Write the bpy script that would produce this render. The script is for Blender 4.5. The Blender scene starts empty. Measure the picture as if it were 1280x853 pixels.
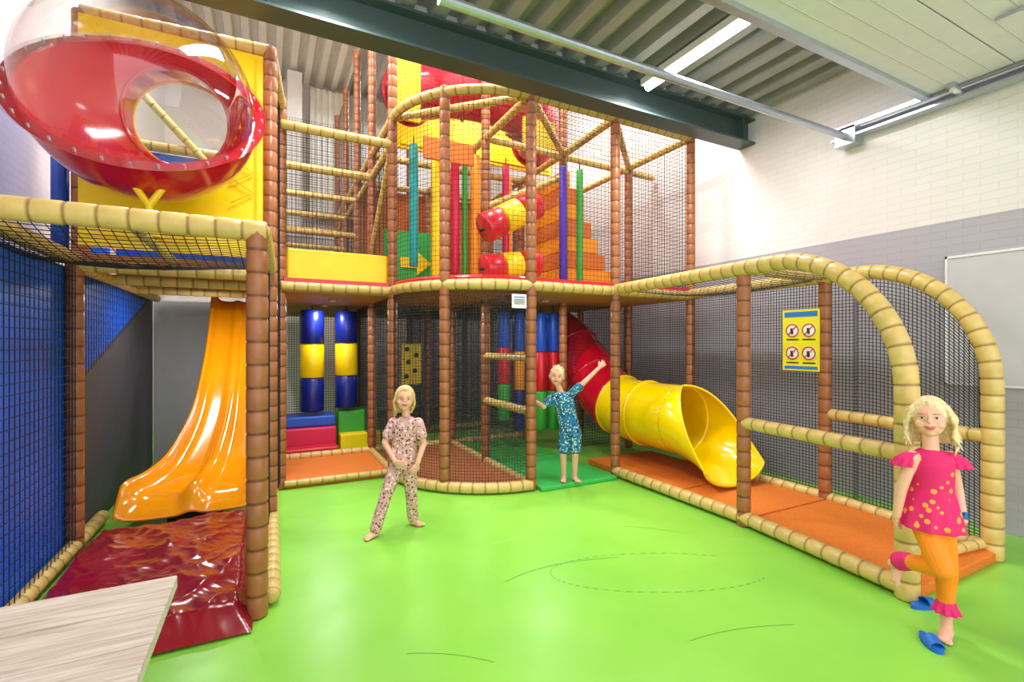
import bpy, math, random, bmesh
import numpy as np
from mathutils import Vector, Matrix, noise
random.seed(3)
S=bpy.context.scene
V=Vector
def lin(c):
    return tuple(((x/255)/12.92 if x/255<=0.04045 else ((x/255+0.055)/1.055)**2.4) for x in c)
# ---------------------------------------------------------------- materials
def newmat(name):
    m=bpy.data.materials.new(name); m.use_nodes=True
    nt=m.node_tree; b=nt.nodes['Principled BSDF']; return m,nt,b
def mat(name,c,rough=.5,metal=0,var=.08,scale=8,bump=0,bscale=40,emit=0,coat=0,coord='Object'):
    m,nt,b=newmat(name); N=nt.nodes; L=nt.links
    c=lin(c)
    tc=N.new('ShaderNodeTexCoord')
    if var>0:
        n=N.new('ShaderNodeTexNoise'); n.inputs['Scale'].default_value=scale; n.inputs['Detail'].default_value=4
        L.new(tc.outputs[coord],n.inputs['Vector'])
        r=N.new('ShaderNodeValToRGB')
        r.color_ramp.elements[0].position=.3; r.color_ramp.elements[1].position=.7
        r.color_ramp.elements[0].color=tuple(x*(1-var) for x in c)+(1,)
        r.color_ramp.elements[1].color=tuple(min(1,x*(1+var)) for x in c)+(1,)
        L.new(n.outputs['Fac'],r.inputs['Fac']); L.new(r.outputs['Color'],b.inputs['Base Color'])
    else: b.inputs['Base Color'].default_value=c+(1,)
    b.inputs['Roughness'].default_value=rough; b.inputs['Metallic'].default_value=metal
    if coat: b.inputs['Coat Weight'].default_value=coat; b.inputs['Coat Roughness'].default_value=.12
    if bump:
        n2=N.new('ShaderNodeTexNoise'); n2.inputs['Scale'].default_value=bscale; n2.inputs['Detail'].default_value=3
        L.new(tc.outputs[coord],n2.inputs['Vector'])
        bp=N.new('ShaderNodeBump'); bp.inputs['Strength'].default_value=bump; bp.inputs['Distance'].default_value=.01
        L.new(n2.outputs['Fac'],bp.inputs['Height']); L.new(bp.outputs['Normal'],b.inputs['Normal'])
    if emit:
        b.inputs['Emission Color'].default_value=c+(1,); b.inputs['Emission Strength'].default_value=emit
    return m
def ringmat(name,c,seam,period,rough=.36,width=.1):
    m,nt,b=newmat(name); N=nt.nodes; L=nt.links
    uv=N.new('ShaderNodeUVMap'); sp=N.new('ShaderNodeSeparateXYZ'); L.new(uv.outputs['UV'],sp.inputs[0])
    d=N.new('ShaderNodeMath'); d.operation='DIVIDE'; d.inputs[1].default_value=period; L.new(sp.outputs['Y'],d.inputs[0])
    f=N.new('ShaderNodeMath'); f.operation='FRACT'; L.new(d.outputs[0],f.inputs[0])
    p=N.new('ShaderNodeMath'); p.operation='PINGPONG'; p.inputs[1].default_value=.5; L.new(f.outputs[0],p.inputs[0])
    r=N.new('ShaderNodeValToRGB'); e=r.color_ramp.elements
    e[0].position=0; e[0].color=lin(seam)+(1,); e[1].position=width; e[1].color=lin(c)+(1,)
    L.new(p.outputs[0],r.inputs['Fac'])
    tc=N.new('ShaderNodeTexCoord'); n=N.new('ShaderNodeTexNoise'); n.inputs['Scale'].default_value=14; L.new(tc.outputs['Object'],n.inputs['Vector'])
    mx=N.new('ShaderNodeMix'); mx.data_type='RGBA'; mx.blend_type='MULTIPLY'; mx.inputs['Factor'].default_value=.3
    bw=N.new('ShaderNodeValToRGB'); bw.color_ramp.elements[0].color=(.55,.55,.55,1); bw.color_ramp.elements[0].position=.3; bw.color_ramp.elements[1].position=.65
    L.new(n.outputs['Fac'],bw.inputs['Fac']); L.new(r.outputs['Color'],mx.inputs['A']); L.new(bw.outputs['Color'],mx.inputs['B'])
    L.new(mx.outputs['Result'],b.inputs['Base Color'])
    b.inputs['Roughness'].default_value=rough
    return m
M={}
M['brown']=ringmat('brown_post_sleeve',(166,102,60),(92,50,28),.125)
M['tan']=ringmat('tan_tube_padding',(220,188,112),(150,114,54),.125)
M['net']=mat('black_net',(22,22,26),.8,var=0)
M['netf']=mat('black_fine_net',(30,31,34),.8,var=0)
M['red']=mat('red_vinyl',(212,20,38),.3,var=.05,coat=.3)
M['redgloss']=mat('red_fibreglass',(205,12,42),.14,var=.03,coat=.6)
M['yellow']=mat('yellow_vinyl',(252,214,8),.35,var=.04)
M['yellowd']=mat('yellow_stitched_vinyl',(228,186,10),.4,var=.04)
M['yellowgloss']=mat('yellow_plastic',(252,212,0),.18,var=.03,coat=.4)
M['blue']=mat('blue_vinyl',(24,80,190),.4,var=.05)
M['navy']=mat('navy_vinyl',(16,32,125),.35,var=.05)
M['bluepad']=mat('blue_wall_padding',(10,100,235),.45,var=.1,scale=3)
M['green']=mat('green_vinyl',(60,168,60),.35,var=.05)
M['lime']=mat('green_mat_vinyl',(60,184,84),.35,var=.05)
M['teal']=mat('teal_vinyl',(20,155,155),.35,var=.05)
M['crimson']=mat('crimson_vinyl',(208,20,74),.35,var=.05)
M['purple']=mat('purple_vinyl',(70,40,175),.35,var=.05)
M['orange']=mat('orange_vinyl',(250,158,25),.35,var=.05)
M['orangegloss']=mat('orange_fibreglass',(255,160,10),.12,var=.04,coat=.7)
M['orangemat']=mat('orange_floor_mat',(220,118,34),.6,var=.12,scale=60,bump=.2,bscale=90)
M['brownmat']=mat('brown_floor_mat',(176,102,54),.6,var=.12,scale=60,bump=.2,bscale=90)
M['maroon']=mat('maroon_crash_mat_vinyl',(142,4,30),.22,var=.06,scale=3,coat=.4)
M['charcoal']=mat('charcoal_panel',(66,66,74),.6,var=.06)
M['greypanel']=mat('grey_wall_panel',(170,170,175),.6,var=.04)
M['deck']=mat('deck_board',(176,120,62),.6,var=.15)
M['steel']=mat('galvanised_steel',(190,195,205),.3,metal=.8,var=.05)
M['beam']=mat('painted_steel_beam',(64,80,80),.4,var=.05)
M['roof']=mat('roof_deck_steel',(160,160,160),.45,metal=.2,var=.08,scale=3)
M['roofwhite']=mat('white_corrugated_steel',(222,220,214),.5,var=.04)
M['doorwhite']=mat('white_sectional_door',(224,218,224),.45,var=.03)
M['white']=mat('white_paint',(234,232,230),.5,var=.02)
M['board']=mat('light_grey_board',(200,194,200),.55,var=.02)
M['frame']=mat('white_board_frame',(230,228,230),.5,var=.02)
M['black']=mat('black_rubber',(20,20,22),.6,var=0)
M['lamp']=mat('lamp_diffuser',(255,255,255),.4,var=0,emit=9)
M['slipper']=mat('blue_slipper_foam',(24,104,196),.5,var=.08)
M['signy']=mat('sign_yellow',(240,226,40),.4,var=.02)
M['signw']=mat('sign_white',(245,245,240),.4,var=0)
M['signr']=mat('sign_red',(200,30,30),.4,var=0)
M['signk']=mat('sign_black',(30,30,30),.4,var=0)
M['signb']=mat('sign_blue',(50,120,200),.4,var=0)
M['scuff']=mat('dark_scuff_mark',(78,136,50),.5,var=0)
# clear acrylic
m,nt,b=newmat('clear_acrylic'); N=nt.nodes; L=nt.links
tr=N.new('ShaderNodeBsdfTransparent'); tr.inputs[0].default_value=(.93,.94,.95,1)
gl=N.new('ShaderNodeBsdfGlossy'); gl.inputs['Roughness'].default_value=.05
fr=N.new('ShaderNodeLayerWeight'); fr.inputs['Blend'].default_value=.25
rr=N.new('ShaderNodeMapRange'); rr.inputs['To Min'].default_value=.08; rr.inputs['To Max'].default_value=.7
mx=N.new('ShaderNodeMixShader'); L.new(fr.outputs['Facing'],rr.inputs['Value']); L.new(rr.outputs[0],mx.inputs[0])
L.new(tr.outputs[0],mx.inputs[1]); L.new(gl.outputs[0],mx.inputs[2]); L.new(mx.outputs[0],N['Material Output'].inputs[0])
M['acrylic']=m
# green floor
m,nt,b=newmat('green_cast_floor'); N=nt.nodes; L=nt.links
tc=N.new('ShaderNodeTexCoord'); n=N.new('ShaderNodeTexNoise'); n.inputs['Scale'].default_value=1.3; n.inputs['Detail'].default_value=6
L.new(tc.outputs['Object'],n.inputs['Vector']); r=N.new('ShaderNodeValToRGB')
r.color_ramp.elements[0].position=.3; r.color_ramp.elements[0].color=lin((130,200,66))+(1,)
r.color_ramp.elements[1].position=.7; r.color_ramp.elements[1].color=lin((144,212,78))+(1,)
L.new(n.outputs['Fac'],r.inputs['Fac'])
mp=N.new('ShaderNodeMapping'); mp.inputs['Scale'].default_value=(.6,2.2,1); mp.inputs['Rotation'].default_value=(0,0,.7); L.new(tc.outputs['Object'],mp.inputs[0])
n2=N.new('ShaderNodeTexNoise'); n2.inputs['Scale'].default_value=3.2; n2.inputs['Detail'].default_value=8; L.new(mp.outputs[0],n2.inputs['Vector'])
r2=N.new('ShaderNodeValToRGB'); r2.color_ramp.elements[0].position=.66; r2.color_ramp.elements[0].color=(0,0,0,1); r2.color_ramp.elements[1].position=.74; r2.color_ramp.elements[1].color=(.35,.35,.35,1)
L.new(n2.outputs['Fac'],r2.inputs['Fac'])
mx=N.new('ShaderNodeMix'); mx.data_type='RGBA'; L.new(r2.outputs['Color'],mx.inputs['Factor']); L.new(r.outputs['Color'],mx.inputs['A']); mx.inputs['B'].default_value=lin((176,200,112))+(1,)
L.new(mx.outputs['Result'],b.inputs['Base Color'])
rg=N.new('ShaderNodeMapRange'); rg.inputs['To Min'].default_value=.24; rg.inputs['To Max'].default_value=.42; L.new(n2.outputs['Fac'],rg.inputs['Value']); L.new(rg.outputs[0],b.inputs['Roughness'])
M['floor']=m
# painted brick
def brick(name,split,axis):
    m,nt,b=newmat(name); N=nt.nodes; L=nt.links
    tc=N.new('ShaderNodeTexCoord'); sp=N.new('ShaderNodeSeparateXYZ'); L.new(tc.outputs['Object'],sp.inputs[0])
    cb=N.new('ShaderNodeCombineXYZ'); L.new(sp.outputs[axis],cb.inputs[0]); L.new(sp.outputs['Z'],cb.inputs[1])
    br=N.new('ShaderNodeTexBrick'); br.inputs['Scale'].default_value=1; br.inputs['Brick Width'].default_value=.22; br.inputs['Row Height'].default_value=.065; br.inputs['Mortar Size'].default_value=.0035
    br.inputs['Mortar Smooth'].default_value=.4
    L.new(cb.outputs[0],br.inputs['Vector'])
    br.inputs['Color1'].default_value=(1,1,1,1); br.inputs['Color2'].default_value=(.97,.97,.97,1); br.inputs['Mortar'].default_value=(.88,.88,.88,1)
    gt=N.new('ShaderNodeMath'); gt.operation='GREATER_THAN'; gt.inputs[1].default_value=split; L.new(sp.outputs['Z'],gt.inputs[0])
    mx=N.new('ShaderNodeMix'); mx.data_type='RGBA'; L.new(gt.outputs[0],mx.inputs['Factor']); mx.inputs['A'].default_value=lin((178,171,180))+(1,); mx.inputs['B'].default_value=lin((232,224,222))+(1,)
    mu=N.new('ShaderNodeMix'); mu.data_type='RGBA'; mu.blend_type='MULTIPLY'; mu.inputs['Factor'].default_value=1
    L.new(mx.outputs['Result'],mu.inputs['A']); L.new(br.outputs['Color'],mu.inputs['B']); L.new(mu.outputs['Result'],b.inputs['Base Color'])
    bp=N.new('ShaderNodeBump'); bp.invert=True; bp.inputs['Strength'].default_value=.3; bp.inputs['Distance'].default_value=.006; L.new(br.outputs['Fac'],bp.inputs['Height']); L.new(bp.outputs['Normal'],b.inputs['Normal'])
    b.inputs['Roughness'].default_value=.5; return m
M['brickR']=brick('painted_brick_right',2.55,'Y')
M['brickL']=brick('painted_brick_left',0.0,'Y')
# wood
m,nt,b=newmat('limed_wood_planks'); N=nt.nodes; L=nt.links
tc=N.new('ShaderNodeTexCoord'); mp=N.new('ShaderNodeMapping'); mp.inputs['Scale'].default_value=(1.5,18,18); L.new(tc.outputs['Object'],mp.inputs[0])
n=N.new('ShaderNodeTexNoise'); n.inputs['Scale'].default_value=3; n.inputs['Detail'].default_value=8; n.inputs['Distortion'].default_value=.8; L.new(mp.outputs[0],n.inputs['Vector'])
r=N.new('ShaderNodeValToRGB'); r.color_ramp.elements[0].position=.3; r.color_ramp.elements[0].color=lin((176,156,142))+(1,); r.color_ramp.elements[1].position=.62; r.color_ramp.elements[1].color=lin((214,200,188))+(1,)
L.new(n.outputs['Fac'],r.inputs['Fac']); L.new(r.outputs['Color'],b.inputs['Base Color']); b.inputs['Roughness'].default_value=.6
M['wood']=m
def patmat(name,base,cols,rough=.7):
    m,nt,b=newmat(name); N=nt.nodes; L=nt.links
    tc=N.new('ShaderNodeTexCoord')
    rgb=N.new('ShaderNodeRGB'); rgb.outputs[0].default_value=lin(base)+(1,); prev=rgb.outputs[0]
    for i,(c,s,t) in enumerate(cols):
        mp=N.new('ShaderNodeMapping'); mp.inputs['Location'].default_value=(i*1.7,i*.9,i*2.3); L.new(tc.outputs['Object'],mp.inputs[0])
        vo=N.new('ShaderNodeTexVoronoi'); vo.inputs['Scale'].default_value=s; L.new(mp.outputs[0],vo.inputs['Vector'])
        lt=N.new('ShaderNodeMath'); lt.operation='LESS_THAN'; lt.inputs[1].default_value=t; L.new(vo.outputs['Distance'],lt.inputs[0])
        mx=N.new('ShaderNodeMix'); mx.data_type='RGBA'; L.new(lt.outputs[0],mx.inputs['Factor']); L.new(prev,mx.inputs['A']); mx.inputs['B'].default_value=lin(c)+(1,); prev=mx.outputs['Result']
    L.new(prev,b.inputs['Base Color']); b.inputs['Roughness'].default_value=rough; return m
M['skin']=mat('skin',(232,176,150),.5,var=.04); M['skin'].node_tree.nodes['Principled BSDF'].inputs['Subsurface Weight'].default_value=.08
M['lip']=mat('lips',(200,95,95),.4,var=0)
M['hair']=mat('blond_hair',(214,180,120),.5,var=.25,scale=60,bump=.5,bscale=80)
M['hair2']=mat('platinum_blond_hair',(232,208,158),.5,var=.2,scale=60,bump=.5,bscale=80)
M['floral']=patmat('floral_pyjama_cloth',(216,166,160),[((120,50,70),34,.30),((240,220,210),30,.30),((60,50,80),42,.24)])
M['pinktop']=patmat('pink_heart_cloth',(222,24,104),[((245,155,70),24,.3)])
M['pinkfrill']=mat('pink_frill_cloth',(226,28,110),.7,var=.08)
M['legging']=mat('orange_legging_cloth',(250,140,14),.7,var=.06,bump=.2)
M['tropic']=patmat('tropical_shirt_cloth',(20,110,160),[((20,50,100),24,.36),((120,200,190),26,.30),((230,240,225),34,.24),((220,200,60),30,.18)])
M['eyew']=mat('eye_white',(240,240,240),.2,var=0); M['iris']=mat('eye_iris',(60,90,120),.2,var=0); M['pupil']=mat('eye_pupil',(12,12,14),.15,var=0); M['brow']=mat('eyebrow_hair',(180,138,95),.7,var=0)
# ---------------------------------------------------------------- mesh builder
class MB:
    def __init__(s): s.v=[]; s.f=[]; s.m=[]; s.uv=[]; s.mats=[]
    def mi(s,k):
        if k not in s.mats: s.mats.append(k)
        return s.mats.index(k)
    def face(s,ids,k,uv=None):
        s.f.append(tuple(ids)); s.m.append(s.mi(k)); s.uv.append(uv or [(0,0)]*len(ids))
    def tube(s,path,r,k,sides=10,seg=None,closed_caps=True,taper=None):
        P=[V(p) for p in path]
        d=[0]
        for i in range(1,len(P)): d.append(d[-1]+(P[i]-P[i-1]).length)
        Lt=d[-1]
        if Lt<1e-6: return
        if seg:
            n=max(1,round(Lt/seg)); ts=[]; q=Lt/n
            for i in range(n):
                a=i*q; ts+=[(a,.9),(a+q*.09,1.0),(a+q*.91,1.0)]
            ts.append((Lt,.9))
        else: ts=[(x,1) for x in d]; q=1
        def at(t):
            for i in range(1,len(P)):
                if t<=d[i]+1e-9: 
                    f=(t-d[i-1])/max(1e-9,d[i]-d[i-1]); return P[i-1].lerp(P[i],f)
            return P[-1]
        pts=[at(t) for t,_ in ts]
        tang=[]
        for i in range(len(pts)):
            a=pts[max(0,i-1)]; b=pts[min(len(pts)-1,i+1)]; tang.append((b-a).normalized())
        t0=tang[0]; up=V((0,0,1)) if abs(t0.z)<.9 else V((0,1,0))
        n=(up-t0*up.dot(t0)).normalized(); base=len(s.v)
        for i,p in enumerate(pts):
            t=tang[i]; n=(n-t*n.dot(t)).normalized(); b=t.cross(n)
            rr=r*ts[i][1]
            if taper: rr=taper(i/(len(pts)-1))
            for j in range(sides):
                a=2*math.pi*j/sides; s.v.append(p+n*math.cos(a)*rr+b*math.sin(a)*rr)
        per=.125/q if seg else 1
        for i in range(len(pts)-1):
            v0=ts[i][0]*per; v1=ts[i+1][0]*per
            for j in range(sides):
                j2=(j+1)%sides
                s.face((base+i*sides+j,base+i*sides+j2,base+(i+1)*sides+j2,base+(i+1)*sides+j),k,[(j/sides,v0),((j+1)/sides,v0),((j+1)/sides,v1),(j/sides,v1)])
        if closed_caps:
            s.face([base+j for j in range(sides)][::-1],k,[(0,.06)]*sides)
            e=base+(len(pts)-1)*sides; s.face([e+j for j in range(sides)],k,[(0,.06)]*sides)
    def box(s,lo,hi,k):
        b=len(s.v); x0,y0,z0=lo; x1,y1,z1=hi
        for p in [(x0,y0,z0),(x1,y0,z0),(x1,y1,z0),(x0,y1,z0),(x0,y0,z1),(x1,y0,z1),(x1,y1,z1),(x0,y1,z1)]: s.v.append(V(p))
        for f in [(0,3,2,1),(4,5,6,7),(0,1,5,4),(1,2,6,5),(2,3,7,6),(3,0,4,7)]: s.face([b+i for i in f],k)
    def prism(s,poly,dirv,k):
        b=len(s.v); n=len(poly); dirv=V(dirv)
        for p in poly: s.v.append(V(p))
        for p in poly: s.v.append(V(p)+dirv)
        s.face([b+i for i in range(n)][::-1],k); s.face([b+n+i for i in range(n)],k)
        for i in range(n):
            j=(i+1)%n; s.face((b+i,b+j,b+n+j,b+n+i),k)
    def grid(s,fn,nu,nv,k,closed_u=False):
        b=len(s.v); cu=nu if closed_u else nu+1
        for j in range(nv+1):
            for i in range(cu): s.v.append(V(fn(i/nu,j/nv)))
        for j in range(nv):
            for i in range(nu):
                i2=(i+1)%cu
                s.face((b+j*cu+i,b+j*cu+i2,b+(j+1)*cu+i2,b+(j+1)*cu+i),k if isinstance(k,str) else k(i/nu,j/nv))
    def net(s,fn,wu,wv,k='net',cell=.05,t=.0022,su=1,sv=1):
        nu=max(1,round(wu/cell)); nv=max(1,round(wv/cell))
        for i in range(nu+1):
            s.tube([fn(i/nu,j/sv) for j in range(sv+1)],t,k,3,closed_caps=False)
        for j in range(nv+1):
            s.tube([fn(i/su,j/nv) for i in range(su+1)],t,k,3,closed_caps=False)
    def netq(s,a,b,c,d,k='net',cell=.05,t=.0022,sag=0):
        a,b,c,d=map(V,(a,b,c,d))
        def fn(u,v): 
            p=a.lerp(b,u).lerp(d.lerp(c,u),v)
            if sag: p=p-V((0,0,sag*16*u*(1-u)*v*(1-v)))
            return p
        n=8 if sag else 1
        s.net(fn,max((b-a).length,(c-d).length),max((d-a).length,(c-b).length),k,cell,t,n,n)
    def obj(s,name,parent=None,smooth=False,bevel=0):
        me=bpy.data.meshes.new(name); me.from_pydata([tuple(p) for p in s.v],[],s.f)
        for k in s.mats: me.materials.append(M[k])
        me.polygons.foreach_set('material_index',s.m)
        uvl=me.uv_layers.new(name='UVMap'); flat=[c for f in s.uv for p in f for c in p]; uvl.data.foreach_set('uv',flat)
        me.polygons.foreach_set('use_smooth',[bool(smooth)]*len(me.polygons)); me.update()
        o=bpy.data.objects.new(name,me); S.collection.objects.link(o)
        if parent: o.parent=parent
        if bevel:
            bm=o.modifiers.new('bevel','BEVEL'); bm.width=bevel; bm.segments=3; bm.limit_method='ANGLE'
        return o
def empty(name):
    e=bpy.data.objects.new(name,None); S.collection.objects.link(e); return e
# ---------------------------------------------------------------- room
ZR=7.0
b=MB(); b.box((-1.9,-3,-.1),(5.4,11.4,0),'floor'); b.obj('floor')
b=MB(); b.box((5.2,-3,0),(5.4,11.4,ZR+.2),'brickR'); b.obj('wall_right')
b=MB(); b.box((-1.9,-.6,0),(-1.75,11.4,ZR+.2),'brickL'); b.obj('wall_left')
b=MB(); b.box((-1.75,11.2,0),(5.2,11.4,ZR+.2),'brickL'); b.obj('wall_back')
def corr(b,x0,x1,y0,y1,z,k,p=.27,h=.11):
    n=int((x1-x0)/p)+1; pr=[]
    for i in range(n+1):
        x=x0+i*p
        pr+=[(x,z),(x+p*.4,z),(x+p*.5,z+h),(x+p*.9,z+h)]
    pr=[q for q in pr if q[0]<=x1]
    for i in range(len(pr)-1):
        bb=len(b.v); a,c=pr[i],pr[i+1]
        b.v+= [V((a[0],y0,a[1])),V((c[0],y0,c[1])),V((c[0],y1,c[1])),V((a[0],y1,a[1]))]; b.face((bb,bb+1,bb+2,bb+3),k)
b=MB(); corr(b,-1.75,5.2,-1,3.93,4.22,'roof'); b.box((-1.75,-1,4.335),(5.2,3.93,4.37),'roof')
b.box((-1.75,3.93,4.2),(5.2,3.98,ZR),'white')
corr(b,-1.75,5.2,3.98,11.2,ZR,'roofwhite'); b.box((-1.75,3.98,ZR+.12),(5.2,11.2,ZR+.16),'roofwhite'); b.obj('ceiling')
# I-beam
b=MB(); y=3.9
b.box((-1.75,y-.11,3.89),(5.2,y+.11,3.91),'beam'); b.box((-1.75,y-.11,4.17),(5.2,y+.11,4.19),'beam'); b.box((-1.75,y-.01,3.91),(5.2,y+.01,4.17),'beam')
for x in (0,5.0): b.box((x,y-.1,3.91),(x+.012,y+.1,4.17),'beam')
b.obj('roof_beam')
b=MB(); b.box((-1.75,7.9,6.6),(5.2,8.1,6.98),'beam'); b.obj('roof_beam')
# pale column and corrugated sheet at back
b=MB(); b.box((.35,10.5,0),(.62,10.75,6.95),'white'); b.box((.3,10.45,0),(.67,10.8,.03),'steel'); b.obj('column_back')
b=MB()
for i in range(14):
    x=.8+i*.12; b.box((x,10.9,4.2),(x+.07,10.96,6.9),'roofwhite'); b.box((x+.07,10.93,4.2),(x+.12,10.96,6.9),'roofwhite')
b.obj('corrugated_wall_sheet')
# sectional door in open position + tracks
e=empty('overhead_sectional_door')
b=MB()
for i in range(5):
    y1=2.02-i*.52; b.box((.9,y1-.51,3.62),(5.02,y1,3.66),'doorwhite')
    for k in (.13,.26,.39): b.box((.9,y1-k-.004,3.617),(5.02,y1-k+.004,3.622),'board')
b.box((.9,2.02,3.585),(5.02,2.08,3.67),'steel')
b.obj('panels',e,bevel=.004)
b=MB(); b.tube([(.9,2.71,3.53),(5.08,2.71,3.53)],.032,'steel',12); b.box((5.05,-.6,3.52),(5.15,2.85,3.54),'steel'); b.box((5.15,-.6,3.52),(5.17,2.85,3.62),'steel'); b.box((5.04,-.6,3.60),(5.06,2.85,3.64),'steel')
b.box((5.04,2.62,3.45),(5.18,2.8,3.62),'steel')
b.tube([(4.2,1.0,3.6),(4.2,1.35,3.6)],.012,'steel',8)
for yy in (.3,.82,1.34,1.86):
    b.box((4.93,yy-.03,3.59),(5.06,yy+.03,3.62),'steel'); b.tube([(4.98,yy,3.575),(5.1,yy,3.575)],.02,'white',10)
b.obj('track',e)
# lamps
def lamp(name,x,y0,y1,z,pw):
    e=empty(name); b=MB(); b.box((x-.07,y0-.03,z),(x+.07,y1+.03,z+.07),'white'); b.obj('housing',e,bevel=.008)
    b=MB(); b.tube([(x,y0,z-.012),(x,y1,z-.012)],.04,'lamp',12); b.obj('tube_light',e,smooth=False)
    ld=bpy.data.lights.new('lamp_light','AREA'); ld.shape='RECTANGLE'; ld.size=.3; ld.size_y=(y1-y0); ld.energy=pw
    o=bpy.data.objects.new('lamp_light',ld); S.collection.objects.link(o); o.location=(x,(y0+y1)/2,z-.08); o.parent=e
lamp('added_front_lamp',3.44,2.5,3.72,4.12,50)
lamp('added_front_lamp',.4,2.5,3.7,4.12,50)  # unseen lamp added as fill for the front hall
lamp('added_front_lamp',-.9,5.0,6.4,6.8,150)  # this back group: unseen lamps added to brighten the rear hall
lamp('added_front_lamp',3.9,5.0,6.4,6.8,150)
lamp('added_front_lamp',1.6,4.3,5.1,6.8,130)
lamp('added_front_lamp',2.6,8.6,10.0,6.5,100)
def fill_disc(x,y,z,pw):  # small disc and area light added under the decks purely as fill
    b=MB(); b.tube([(x,y,z),(x,y,z+.025)],.05,'deck',20); b.tube([(x,y,z-.004),(x,y,z)],.035,'white',20); o=b.obj('added_fill_disc')
    ld=bpy.data.lights.new('added_fill_disc_light','AREA'); ld.shape='DISK'; ld.size=.14; ld.energy=pw; l=bpy.data.objects.new('light',ld); S.collection.objects.link(l); l.location=(x,y,z-.02); l.parent=o
fill_disc(.7,6.1,2.013,10); fill_disc(1.9,5.6,2.013,11); fill_disc(3.0,5.0,2.013,8); fill_disc(.7,7.0,2.013,7); fill_disc(-.6,5.75,2.09,11); fill_disc(3.0,7.2,2.013,6); fill_disc(-.6,3.7,2.09,4) if False else None
# wall board
b=MB(); b.box((5.18,.5,1.16),(5.2,1.97,2.24),'board'); b.box((5.17,.5,2.225),(5.2,1.98,2.245),'frame'); b.box((5.17,.5,1.155),(5.2,1.98,1.17),'frame'); b.box((5.17,1.965,1.155),(5.2,1.98,2.245),'frame'); b.obj('wall_notice_board')
# ---------------------------------------------------------------- soft play frame
root=empty('soft_play_frame')
P=MB(); R=.055
def post(x,y,z0,z1): P.tube([(x,y,z0),(x,y,z1)],R,'brown',12,.125)
for a in [(-.05,2.99,0,2.14),(-1.22,2.99,0,2.1),(-1.22,4.45,0,2.1),(-1.2,4.5,2.1,3.9),(.02,4.45,0,3.95),(.12,5.5,0,4.05),(1.26,5.45,0,4.9),(1.6,4.64,0,4.1),(2.41,4.3,0,4.1),(3.5,4.3,0,4.1),(4.68,4.3,0,4.1),
          (3.5,2.66,0,2.1),(4.63,2.66,0,2.1),(2.41,5.45,0,5.4),(3.55,5.45,0,4.9),(4.68,5.45,0,4.1)]: post(*a)
for y in (6.65,7.85,9.05,10.25):
    for x in (.13,1.26,2.41,3.55,4.68):
        z1=4.0
        if x==1.26: z1=6.1
        elif x in (2.41,3.55) and y>8: z1=6.1
        post(x,y,0,z1)
P.obj('posts',root,smooth=True)
T=MB()
def tan(*pts,r=.05): T.tube(pts,r,'tan',12,.125)
def arc(cx,cy,z,r,a0,a1,n=14): return [(cx+r*math.cos(math.radians(a0+(a1-a0)*i/n)),cy+r*math.sin(math.radians(a0+(a1-a0)*i/n)),z) for i in range(n+1)]
tan((-1.7,2.99,2.12),(0.0,2.99,2.12),r=.058); tan((-.03,2.99,2.12),(.02,4.45,2.12)); tan((-1.22,2.99,2.1),(-1.22,4.45,2.1)); 
for y in (4.45,5.3,6.2): tan((-1.22,y,2.06),(.0,y,2.06),r=.045)
tan((-1.22,4.45,2.06),(-1.22,7.3,2.06),r=.045); tan((0.02,4.45,2.06),(.1,7.3,2.06),r=.045)
tan((-1.22,3.2,.07),(-1.22,5.1,.07)); tan((.02,3.05,.07),(.05,5.4,.07))
tan((-1.2,4.5,3.9),(.02,4.45,3.92)); tan((.02,4.45,3.92),(.12,5.45,3.95))
for y in (5.45,6.65,7.85,9.05,10.25):
    tan((.12,y,3.75),(1.26,y,3.75)); tan((.12,y,2.1),(1.26,y,2.1))
    if y>7: tan((.12,y,3.2),(1.26,y,3.2),r=.04)
    if y>6: tan((1.26,y,2.1),(4.68,y,2.1),r=.045); tan((1.26,y,4.05),(4.68,y,4.05),r=.045); tan((.12,y,.07),(3.5,y,.07),r=.045)
for x in (.13,1.26):
    tan((x,5.45,3.75),(x,10.3,3.75),r=.045); tan((x,5.45,2.1),(x,10.3,2.1),r=.045)
tan((1.26,5.45,4.05),(1.26,10.3,4.05),r=.045); tan((1.26,5.5,3.7),(1.26,6.65,2.75),r=.04)
for x in (2.41,3.55,4.68): tan((x,4.3 if x!=3.55 else 5.45,4.05),(x,10.3,4.05),r=.045)
tan((2.41,4.3,2.1),(2.41,7.85,2.1),r=.045)
tan(*arc(2.41,5.45,4.05,1.15,180,270)); tan((2.36,4.3,4.05),(4.72,4.3,4.05)); tan((2.41,5.45,4.05),(5.15,5.45,3.98),r=.045)
tan(*arc(2.41,5.45,2.1,1.15,180,270),r=.055); tan((2.4,4.3,2.1),(4.68,4.3,2.1),r=.055)
tan(*arc(2.41,5.45,.06,1.17,180,270),r=.055)
tan((3.5,4.3,4.05),(3.55,5.45,4.05)); tan((2.41,4.3,4.05),(3.55,5.45,4.05),r=.04); tan((3.5,4.3,4.05),(4.68,5.45,4.05),r=.04); tan((2.41,4.3,4.05),(1.26,5.45,4.05),r=.04)
tan((1.26,5.45,.06),(1.26,6.65,.06),r=.045); tan((2.41,4.35,.06),(2.41,6.6,.06),r=.045); tan((2.41,4.35,.8),(2.41,5.45,.8),r=.045); tan((2.41,4.35,1.35),(2.41,5.45,1.35),r=.04)
tan((.15,5.45,.06),(1.26,5.45,.06),r=.03)
tan((2.41,5.45,3.2),(3.55,5.45,3.75),r=.04)
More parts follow.
